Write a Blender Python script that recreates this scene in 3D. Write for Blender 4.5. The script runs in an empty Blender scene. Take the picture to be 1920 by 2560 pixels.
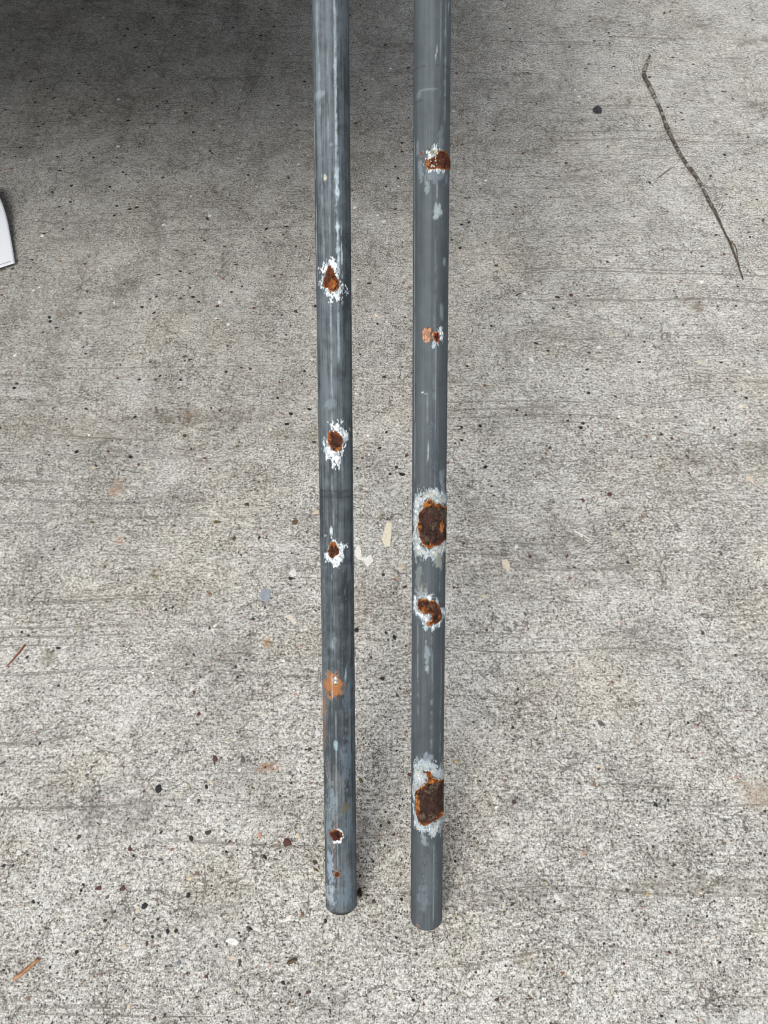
import bpy, bmesh, math, random
import numpy as np
from mathutils import Vector, Matrix
random.seed(11)
rng = np.random.default_rng(5)

# ------------------------------------------------------------------ camera, sky, sun, exposure
S = bpy.context.scene
COL = S.collection
F_PX, CX, CY = 1923.0, 960.0, 1280.0          # focal length and centre, in pixels of the 1920 x 2560 photograph
CAM_H, PITCH = 1.165, math.radians(60)        # held 1.17 m up, looking 60 degrees down
cam_d = bpy.data.cameras.new('camera')
cam = bpy.data.objects.new('camera', cam_d); COL.objects.link(cam)
cam.location = (0, 0, CAM_H); cam.rotation_euler = (math.radians(90) - PITCH, 0, 0)
cam_d.sensor_fit = 'VERTICAL'; cam_d.sensor_height = 36.0; cam_d.lens = F_PX / 2560 * 36
cam_d.clip_start = 0.01; cam_d.clip_end = 500
S.camera = cam

SUN_EL, SUN_AZ = math.radians(52), math.radians(215)   # azimuth measured from +y clockwise: behind and left of the camera
W = bpy.data.worlds.new('World'); S.world = W; W.use_nodes = True
wn = W.node_tree.nodes; wl = W.node_tree.links
sky = wn.new('ShaderNodeTexSky'); sky.sky_type = 'NISHITA'; sky.sun_disc = False
sky.sun_elevation = SUN_EL; sky.sun_rotation = SUN_AZ
sky.air_density = 1.0; sky.dust_density = 4.0; sky.ozone_density = 1.0
hs = wn.new('ShaderNodeHueSaturation'); hs.inputs['Saturation'].default_value = 0.3
wl.new(sky.outputs[0], hs.inputs['Color']); wl.new(hs.outputs[0], wn['Background'].inputs[0])
wn['Background'].inputs[1].default_value = 0.14
sd = bpy.data.lights.new('overcast_sun', 'SUN'); sd.energy = 1.2; sd.angle = math.radians(35); sd.color = (1.0, 0.97, 0.92)
sun = bpy.data.objects.new('overcast_sun', sd); COL.objects.link(sun)
sdir = Vector((math.sin(SUN_AZ) * math.cos(SUN_EL), math.cos(SUN_AZ) * math.cos(SUN_EL), math.sin(SUN_EL)))
sun.rotation_euler = sdir.to_track_quat('Z', 'Y').to_euler(); sun.location = sdir * 20
S.view_settings.view_transform = 'Standard'; S.view_settings.look = 'None'; S.view_settings.gamma = 1
S.view_settings.exposure = 0.27
S.render.engine = 'CYCLES'
S.cycles.max_bounces = 4; S.cycles.diffuse_bounces = 2; S.cycles.glossy_bounces = 2
S.cycles.use_denoising = True; S.cycles.denoiser = 'OPENIMAGEDENOISE'; S.cycles.denoising_input_passes = 'RGB_ALBEDO_NORMAL'
S.cycles.filter_width = 1.05
S.cycles.use_adaptive_sampling = True; S.cycles.adaptive_threshold = .03

# ------------------------------------------------------------------ helpers
sp_, cp_ = math.sin(PITCH), math.cos(PITCH)
def ray(px, py):
    x, y = (px - CX) / F_PX, (py - CY) / F_PX
    return Vector((x, cp_ * -y * math.tan(PITCH) + cp_, -sp_ - y * cp_))      # right, forward, up
def ground_at(px, py, z=0.0):
    d = ray(px, py); t = (z - CAM_H) / d.z
    return Vector((d.x * t, d.y * t, z)), t                                    # t is also the depth
def tag(o, label=None, cat=None, group=None, kind=None):
    if label: o['label'] = label
    if cat: o['category'] = cat
    if group: o['group'] = group
    if kind: o['kind'] = kind
    return o
def link(name, me, mats, parent=None):
    o = bpy.data.objects.new(name, me); COL.objects.link(o)
    for m in (mats if isinstance(mats, (list, tuple)) else [mats]):
        if m is not None and m.name not in [x.name for x in me.materials if x]: me.materials.append(m)
    if parent is not None: o.parent = parent
    return o
def empty(name, loc=(0, 0, 0)):
    o = bpy.data.objects.new(name, None); COL.objects.link(o); o.location = loc; o.empty_display_size = .05
    return o
def mesh(name, v, f, smooth=True):
    me = bpy.data.meshes.new(name); me.from_pydata([tuple(p) for p in v], [], [tuple(q) for q in f])
    if smooth: me.polygons.foreach_set('use_smooth', [True] * len(me.polygons))
    me.update(); return me
def grid_mesh(name, P, wrap=False, smooth=True):
    """P: (nv, nu, 3) array of points, quads between them; wrap closes the u direction"""
    nv, nu = P.shape[:2]
    idx = np.arange(nv * nu).reshape(nv, nu)
    if wrap: idx = np.concatenate([idx, idx[:, :1]], axis=1)
    q = np.stack([idx[:-1, :-1], idx[:-1, 1:], idx[1:, 1:], idx[1:, :-1]], -1).reshape(-1, 4)
    me = bpy.data.meshes.new(name)
    me.vertices.add(nv * nu); me.vertices.foreach_set('co', P.reshape(-1).astype(np.float32))
    me.loops.add(q.size); me.loops.foreach_set('vertex_index', q.reshape(-1).astype(np.int32))
    me.polygons.add(len(q)); me.polygons.foreach_set('loop_start', np.arange(0, q.size, 4, dtype=np.int32))
    me.polygons.foreach_set('loop_total', np.full(len(q), 4, dtype=np.int32))
    me.update(calc_edges=True)
    if smooth: me.polygons.foreach_set('use_smooth', np.ones(len(q), dtype=bool))
    return me
def paint(me, name, C):
    a = me.color_attributes.new(name, 'FLOAT_COLOR', 'POINT')
    a.data.foreach_set('color', C.reshape(-1).astype(np.float32))
# value noise on arrays
TAB = rng.random((256, 256))
def vnoise(x, y):
    xi, yi = np.floor(x).astype(int), np.floor(y).astype(int)
    fx, fy = x - xi, y - yi; fx = fx * fx * (3 - 2 * fx); fy = fy * fy * (3 - 2 * fy)
    a, b = TAB[yi % 256, xi % 256], TAB[yi % 256, (xi + 1) % 256]
    c, d = TAB[(yi + 1) % 256, xi % 256], TAB[(yi + 1) % 256, (xi + 1) % 256]
    return (a * (1 - fx) + b * fx) * (1 - fy) + (c * (1 - fx) + d * fx) * fy
def fbm(x, y, o=4, seed=0):
    s = np.zeros_like(x); a = .5; t = 0
    for i in range(o):
        s += a * vnoise(x * 2 ** i + 17.3 * i + seed * 7.7, y * 2 ** i + 9.1 * i + seed * 3.1); t += a; a *= .55
    return s / t * 2 - 1                                   # about -1 .. 1
def sst(x, a, b):
    t = np.clip((x - a) / (b - a), 0, 1); return t * t * (3 - 2 * t)
def lerp(A, B, t): return A + (B - A) * t[..., None]

# node shorthand
class NT:
    def __init__(s, name, rough=.8, metal=0.0, spec=.5):
        s.m = bpy.data.materials.new(name); s.m.use_nodes = True
        s.t = s.m.node_tree; s.n = s.t.nodes; s.l = s.t.links; s.b = s.n['Principled BSDF']
        s.b.inputs['Roughness'].default_value = rough; s.b.inputs['Metallic'].default_value = metal
        s.b.inputs['Specular IOR Level'].default_value = spec
    def put(s, sock, v):
        if v is None: return
        if isinstance(v, bpy.types.NodeSocket): s.l.new(v, sock)
        else:
            if hasattr(sock.default_value, '__len__') and not hasattr(v, '__len__'): v = (v,) * len(sock.default_value)
            if hasattr(v, '__len__') and len(sock.default_value) == 4 and len(v) == 3: v = tuple(v) + (1,)
            sock.default_value = v
    def coord(s, kind='Object'):
        return s.n.new('ShaderNodeTexCoord').outputs[kind]
    def vmap(s, vec, scale=(1, 1, 1), loc=(0, 0, 0), rot=(0, 0, 0)):
        n = s.n.new('ShaderNodeMapping'); s.put(n.inputs['Vector'], vec)
        n.inputs['Scale'].default_value = scale; n.inputs['Location'].default_value = loc; n.inputs['Rotation'].default_value = rot
        return n.outputs[0]
    def noise(s, vec, scale, detail=3, rough=.55, dist=0, out='Fac', ntype=None):
        n = s.n.new('ShaderNodeTexNoise'); s.put(n.inputs['Vector'], vec); n.inputs['Scale'].default_value = scale
        n.inputs['Detail'].default_value = detail; n.inputs['Roughness'].default_value = rough; n.inputs['Distortion'].default_value = dist
        return n.outputs[out]
    def voro(s, vec, scale, feature='F1', rand=1.0):
        n = s.n.new('ShaderNodeTexVoronoi'); n.feature = feature; s.put(n.inputs['Vector'], vec)
        n.inputs['Scale'].default_value = scale; n.inputs['Randomness'].default_value = rand
        return n
    def math(s, op, a, b=None, c=None, clamp=False):
        n = s.n.new('ShaderNodeMath'); n.operation = op; n.use_clamp = clamp
        for i, v in enumerate((a, b, c)):
            if v is not None: s.put(n.inputs[i], v)
        return n.outputs[0]
    def vec(s, op, a, b=None, c=None):
        n = s.n.new('ShaderNodeVectorMath'); n.operation = op
        for i, v in enumerate((a, b)):
            if v is not None: s.put(n.inputs[i], v)
        if c is not None: n.inputs['Scale'].default_value = c
        return n.outputs['Value'] if op in ('LENGTH', 'DISTANCE') else n.outputs[0]
    def step(s, v, a, b, lo=0.0, hi=1.0):
        n = s.n.new('ShaderNodeMapRange'); n.interpolation_type = 'SMOOTHSTEP'
        s.put(n.inputs['Value'], v); n.inputs['From Min'].default_value = a; n.inputs['From Max'].default_value = b
        n.inputs['To Min'].default_value = lo; n.inputs['To Max'].default_value = hi
        return n.outputs[0]
    def mix(s, f, a, b, blend='MIX'):
        n = s.n.new('ShaderNodeMix'); n.data_type = 'RGBA'; n.blend_type = blend
        s.put(n.inputs[0], f); s.put(n.inputs[6], a); s.put(n.inputs[7], b)
        return n.outputs[2]
    def ramp(s, f, stops):
        n = s.n.new('ShaderNodeValToRGB'); s.put(n.inputs[0], f); r = n.color_ramp
        while len(r.elements) < len(stops): r.elements.new(.5)
        for e, (p, c) in zip(r.elements, stops): e.position = p; e.color = tuple(c) + (1,)
        return n.outputs[0]
    def attr(s, name):
        n = s.n.new('ShaderNodeAttribute'); n.attribute_name = name; return n
    def bump(s, h, strength, dist):
        n = s.n.new('ShaderNodeBump'); s.put(n.inputs['Height'], h); n.inputs['Strength'].default_value = strength
        n.inputs['Distance'].default_value = dist; s.l.new(n.outputs[0], s.b.inputs['Normal'])
    def done(s, color=None, rough=None):
        s.put(s.b.inputs['Base Color'], color)
        if rough is not None: s.put(s.b.inputs['Roughness'], rough)
        return s.m

# ------------------------------------------------------------------ the ground: one worn, broom finished concrete sheet
def ground_material():
    k = NT('broomed_concrete', rough=.9, spec=.25)
    P = k.coord()
    warp = k.vec('SCALE', k.vec('SUBTRACT', k.noise(P, 60, 2, out='Color'), (.5, .5, .5)), c=.006)
    Pw = k.vec('ADD', P, warp)
    # sandy grain at three sizes
    g1 = k.noise(P, 520, 2, .6)
    g2 = k.noise(P, 230, 3, .6, dist=.4)
    g3 = k.noise(P, 70, 3, .6)
    mott = k.noise(P, 11, 4, .62)
    broad = k.noise(P, 2.2, 3, .55)
    v = k.math('MULTIPLY', k.math('SUBTRACT', g1, .5), 1.9)
    v = k.math('MULTIPLY_ADD', k.math('SUBTRACT', g2, .5), 1.8, v)
    gb = k.noise(k.vmap(P, (48, 250, 1), (3, 1, 0)), 1, 3, .68, dist=.25)
    v = k.math('MULTIPLY_ADD', k.math('SUBTRACT', gb, .5), 1.0, v)
    v = k.math('MULTIPLY_ADD', k.math('SUBTRACT', g3, .5), .65, v)
    v = k.math('MULTIPLY_ADD', k.math('SUBTRACT', mott, .5), .75, v)
    v = k.math('MULTIPLY_ADD', k.math('SUBTRACT', broad, .5), .35, v)
    v = k.math('MULTIPLY_ADD', k.math('SUBTRACT', k.noise(P, 115, 2, .6), .5), .4, v)
    v = k.math('ADD', v, .62)
    col = k.ramp(v, [(0.0, (.058, .053, .045)), (.28, (.195, .186, .163)), (.5, (.355, .346, .313)), (.75, (.515, .507, .470)), (1.0, (.72, .715, .68))])
    # thin wormy dark lines between the grains
    w1 = k.math('ABSOLUTE', k.math('SUBTRACT', k.noise(P, 150, 2, .5, dist=.8), .5))
    w1 = k.step(w1, 0.0, .022, 1, 0)
    w1 = k.math('MULTIPLY', w1, k.step(k.noise(P, 40, 2), .42, .62))
    col = k.mix(k.math('MULTIPLY', w1, .6), col, (.10, .09, .078))
    w2 = k.math('ABSOLUTE', k.math('SUBTRACT', k.noise(k.vec('ADD', P, (4.4, 2.2, 0)), 260, 1, .5, dist=.6), .5))
    w2 = k.math('MULTIPLY', k.step(w2, 0.0, .03, 1, 0), k.step(k.noise(P, 31, 2), .40, .6))
    col = k.mix(k.math('MULTIPLY', w2, .45), col, (.13, .118, .10))
    col = k.mix(k.step(k.noise(k.vmap(P, (1, 1, 1), (7, 3, 0)), 5, 4, .6), .48, .72, 0, .5), col, k.mix(1.0, col, (1.0, .93, .82), 'MULTIPLY'))
    # pale sand grains and brown ones, cell by cell
    vo = k.voro(P, 330)
    sep = k.n.new('ShaderNodeSeparateColor'); k.l.new(vo.outputs['Color'], sep.inputs[0])
    near = k.step(vo.outputs['Distance'], .28, .42, 1, 0)
    pale = k.math('MULTIPLY', near, k.step(sep.outputs[0], .86, .90))
    col = k.mix(k.math('MULTIPLY', pale, .8), col, (.70, .68, .63))
    brn = k.math('MULTIPLY', near, k.step(sep.outputs[1], .93, .95))
    col = k.mix(k.math('MULTIPLY', brn, .8), col, (.15, .085, .05))
    blk = k.math('MULTIPLY', near, k.step(sep.outputs[2], .94, .955))
    col = k.mix(k.math('MULTIPLY', blk, .9), col, (.02, .02, .02))
    vo2 = k.voro(k.vec('ADD', P, (3.1, 1.7, 0)), 150)
    sep2 = k.n.new('ShaderNodeSeparateColor'); k.l.new(vo2.outputs['Color'], sep2.inputs[0])
    near2 = k.step(vo2.outputs['Distance'], .2, .3, 1, 0)
    col = k.mix(k.math('MULTIPLY', k.math('MULTIPLY', near2, k.step(sep2.outputs[0], .93, .95)), .75), col, (.68, .66, .60))
    col = k.mix(k.math('MULTIPLY', k.math('MULTIPLY', near2, k.step(sep2.outputs[1], .93, .94)), .85), col, (.03, .028, .027))
    col = k.mix(k.math('MULTIPLY', k.math('MULTIPLY', near2, k.step(sep2.outputs[2], .97, .98)), .5), col, (.22, .13, .08))
    # broom strokes: long, slightly bowed across the picture
    Pb = k.vec('ADD', P, k.vec('MULTIPLY', k.vec('SUBTRACT', k.noise(P, 1.6, 2, out='Color'), (.5, .5, .5)), (0, .12, 0)))
    b1 = k.noise(k.vmap(Pb, (.8, 110, 1)), 1, 2, .5)
    lines = k.math('MULTIPLY', k.step(b1, .63, .655), k.step(k.noise(k.vmap(P, (2.5, 6, 1), (5, 2, 0)), 1, 3), .40, .55))
    lines = k.math('MULTIPLY', lines, k.step(g2, .3, .55))
    col = k.mix(k.math('MULTIPLY', k.math('MULTIPLY', lines, k.step(gb, .40, .55)), .8), col, (.12, .108, .092))
    b2 = k.noise(k.vmap(Pb, (1.0, 60, 1), (0, 7, 0)), 1, 2, .6)
    ridge = k.math('MULTIPLY', k.step(b2, .62, .72), k.step(k.noise(k.vmap(P, (2, 4, 1), (1, 9, 0)), 1, 2), .5, .66))
    col = k.mix(k.math('MULTIPLY', ridge, .35), col, (.6, .595, .575))
    # fine map cracking
    cr = k.voro(k.vec('ADD', Pw, k.vec('SCALE', k.vec('SUBTRACT', k.noise(P, 9, 4, .65, out='Color'), (.5, .5, .5)), c=.11)), 12, 'DISTANCE_TO_EDGE')
    crk = k.math('MULTIPLY', k.step(cr.outputs['Distance'], .004, .016, 1, 0), k.step(k.noise(P, 7, 2), .47, .60))
    cr2 = k.voro(k.vec('ADD', Pw, k.vec('SCALE', k.vec('SUBTRACT', k.noise(P, 22, 3, .6, out='Color'), (.5, .5, .5)), c=.05)), 34, 'DISTANCE_TO_EDGE')
    crk2 = k.math('MULTIPLY', k.step(cr2.outputs['Distance'], .01, .04, 1, 0), k.step(k.noise(P, 12, 2), .52, .62))
    crack = k.math('MAXIMUM', crk, k.math('MULTIPLY', crk2, .45))
    col = k.mix(k.math('MULTIPLY', crack, .68), col, (.075, .066, .056))
    # dirt held in patches
    pores = k.step(k.math('ADD', k.noise(P, 48, 4, .75), k.math('MULTIPLY', k.math('SUBTRACT', g2, .5), .5)), .44, .58, .1, 1)
    d1 = k.step(k.noise(k.vmap(P, (3.2, 6.5, 1), (2.3, .4, 0)), 1, 5, .68), .53, .76)
    d1 = k.math('MULTIPLY', d1, pores)
    col = k.mix(k.math('MULTIPLY', d1, .85), col, (.115, .10, .08))
    # long dark weather streaks running up the slab on the far side
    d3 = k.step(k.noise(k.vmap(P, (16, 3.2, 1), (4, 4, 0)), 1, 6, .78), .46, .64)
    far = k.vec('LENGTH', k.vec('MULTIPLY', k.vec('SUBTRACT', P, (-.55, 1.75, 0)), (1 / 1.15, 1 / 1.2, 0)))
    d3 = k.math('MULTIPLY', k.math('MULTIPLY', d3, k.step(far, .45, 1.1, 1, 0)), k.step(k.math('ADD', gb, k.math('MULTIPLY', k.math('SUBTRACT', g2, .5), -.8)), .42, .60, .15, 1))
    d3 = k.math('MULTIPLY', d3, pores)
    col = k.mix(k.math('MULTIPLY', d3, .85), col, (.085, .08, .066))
    far_dark = k.math('MULTIPLY', k.step(k.math('ADD', far, k.math('MULTIPLY', k.math('SUBTRACT', k.noise(P, 3.5, 5, .7), .5), 1.1)), .35, 1.15, 1, 0), k.step(g2, .28, .6, .6, 1))
    col = k.mix(k.math('MULTIPLY', far_dark, .30), col, (.10, .095, .078))  # broad patch, darker towards its centre on the far left
    # single stains: (photo px, photo py, half width m, half length m, colour, strength)
    soak = k.step(k.math('ADD', k.noise(P, 42, 4, .72), k.math('MULTIPLY', k.math('SUBTRACT', g1, .5), .5)), .42, .58)
    edge = k.math('ADD', k.math('MULTIPLY', k.math('SUBTRACT', k.noise(P, 90, 3, .7), .5), 1.5), k.math('MULTIPLY', k.math('SUBTRACT', k.noise(P, 20, 3, .6), .5), 1.8))
    for (px, py, rx, ry, c, st) in STAINS:
        p, t = ground_at(px, py)
        q = k.vec('MULTIPLY', k.vec('SUBTRACT', P, tuple(p)), (1 / rx, 1 / ry, 0))
        d = k.math('ADD', k.vec('LENGTH', q), edge)
        f = k.math('MULTIPLY', k.step(d, .35, 1.25, 1, 0), k.math('MULTIPLY_ADD', soak, .85, .15))
        col = k.mix(k.math('MULTIPLY', f, st), col, c)
    # relief
    h = k.math('MULTIPLY_ADD', k.noise(P, 420, 1, .5), .7, k.noise(P, 170, 1, .5))
    h = k.math('MULTIPLY_ADD', k.noise(P, 70, 0, .5), .9, h)
    h = k.math('MULTIPLY_ADD', k.noise(k.vmap(P, (2, 60, 1)), 1, 1, .5), .8, h)
    k.bump(h, .6, .0016)
    return k.done(col)
OR, DK, BR = (.40, .23, .13), (.07, .062, .055), (.16, .12, .08)
STAINS = [
    (290, 1225, .016, .020, OR, .8), (1738, 762, .022, .028, BR, .7), (1895, 1990, .026, .026, (.40, .30, .21), .6),
    (668, 1612, .010, .010, (.38, .2, .05), .8), (388, 1432, .008, .013, (.2, .14, .04), .8), (672, 1918, .017, .008, (.34, .17, .05), .75),
    (118, 1645, .012, .014, (.10, .09, .03), .7), (1310, 2402, .014, .014, (.2, .15, .07), .7), (303, 1352, .008, .008, OR, .7),
    (90, 1360, .030, .095, DK, .3), (270, 2010, .11, .045, DK, .42), 
    (570, 1700, .05, .09, DK, .25), (600, 1960, .06, .05, DK, .22), (540, 2310, .05, .06, DK, .22), (1290, 2010, .030, .022, DK, .45),
    (1310, 1370, .09, .035, DK, .35), (1280, 1450, .08, .05, (.15, .12, .08), .3), (1250, 2230, .16, .022, DK, .35), (1780, 2215, .14, .016, (.13, .11, .07), .5),
    (1000, 1245, .05, .04, DK, .25), (540, 1040, .20, .022, BR, .42), (420, 1050, .16, .016, DK, .35), (230, 1075, .17, .03, BR, .25), (760, 1090, .08, .03, (.2, .17, .1), .35),
    (590, 30, .035, .22, (.04, .04, .045), .4), (460, 40, .04, .17, DK, .3), (300, 240, .05, .22, DK, .35), (100, 60, .12, .3, DK, .3), (640, 130, .04, .2, DK, .35),
    (395, 575, .022, .06, DK, .45), (310, 700, .035, .07, DK, .35), (1180, 60, .07, .25, (.06, .06, .065), .25), (1400, 250, .06, .12, DK, .22), (1650, 560, .06, .04, DK, .3),
    (820, 2510, .06, .02, DK, .25), (1890, 2555, .1, .012, (.7, .69, .67), .5),
    (900, 1500, .02, .05, (.3, .25, .18), .2), (1330, 690, .05, .06, DK, .22), (700, 390, .04, .09, (.5, .49, .46), .2), (430, 1240, .05, .018, DK, .3),
]
ground_m = ground_material()
ground = link('ground', mesh('ground', [(-60, -60, 0), (60, -60, 0), (60, 60, 0), (-60, 60, 0)], [(0, 1, 2, 3)]), ground_m)
tag(ground, 'weathered light grey broomed concrete with small embedded stones', kind='structure')

# ------------------------------------------------------------------ stones cast in the concrete: parts of the ground
STONE = {
    'k': (.014, .014, .016), 'b': (.065, .042, .033), 'r': (.095, .036, .027), 'o': (.24, .135, .08), 'w': (.72, .71, .68),
    'c': (.62, .54, .40), 'g': (.115, .115, .115), 'l': (.115, .085, .03), 'p': (.52, .29, .22), 's': (.20, .22, .24), 'y': (.45, .36, .13)}
def stone_material(key, c):
    k = NT({'k': 'black', 'b': 'brown', 'r': 'red', 'o': 'orange', 'w': 'white', 'c': 'cream', 'g': 'grey', 'l': 'olive', 'p': 'pink', 's': 'slate', 'y': 'ochre'}[key] + '_stone', rough=.6, spec=.4)
    P = k.coord()
    n = k.noise(P, 900, 3, .6)
    col = k.mix(k.step(n, .3, .75), tuple(x * .65 for x in c), tuple(min(.85, x * 1.25 + .01) for x in c))
    k.bump(n, .4, .0004)
    return k.done(col)
STONE_M = {q: stone_material(q, c) for q, c in STONE.items()}
def stone_mesh(name, seed, mat):
    r = random.Random(seed); n = r.choice((6, 7, 8)); v = []; f = []
    rad = [r.uniform(.5, 1.18) for _ in range(n)]; ph = r.random() * 6
    for (s, z) in ((1.0, -.5), (1.0, .25), (.66, .9)):
        for i in range(n):
            a = ph + 2 * math.pi * i / n
            v.append((math.cos(a) * rad[i] * s * .5, math.sin(a) * rad[i] * s * .5, z + (r.uniform(-.15, .15) if z > .5 else 0)))
    v.append((0, 0, 1.0))
    for L in (0, n):
        for i in range(n): f.append((L + i, L + (i + 1) % n, L + n + (i + 1) % n, L + n + i))
    for i in range(n): f.append((2 * n + i, 2 * n + (i + 1) % n, 3 * n))
    me = mesh(name, v, f, smooth=False); me.materials.append(mat); return me
STONES = {q: [stone_mesh('stone', hash_ * 13 + ord(q), STONE_M[q]) for hash_ in range(4)] for q in STONE}
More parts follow.
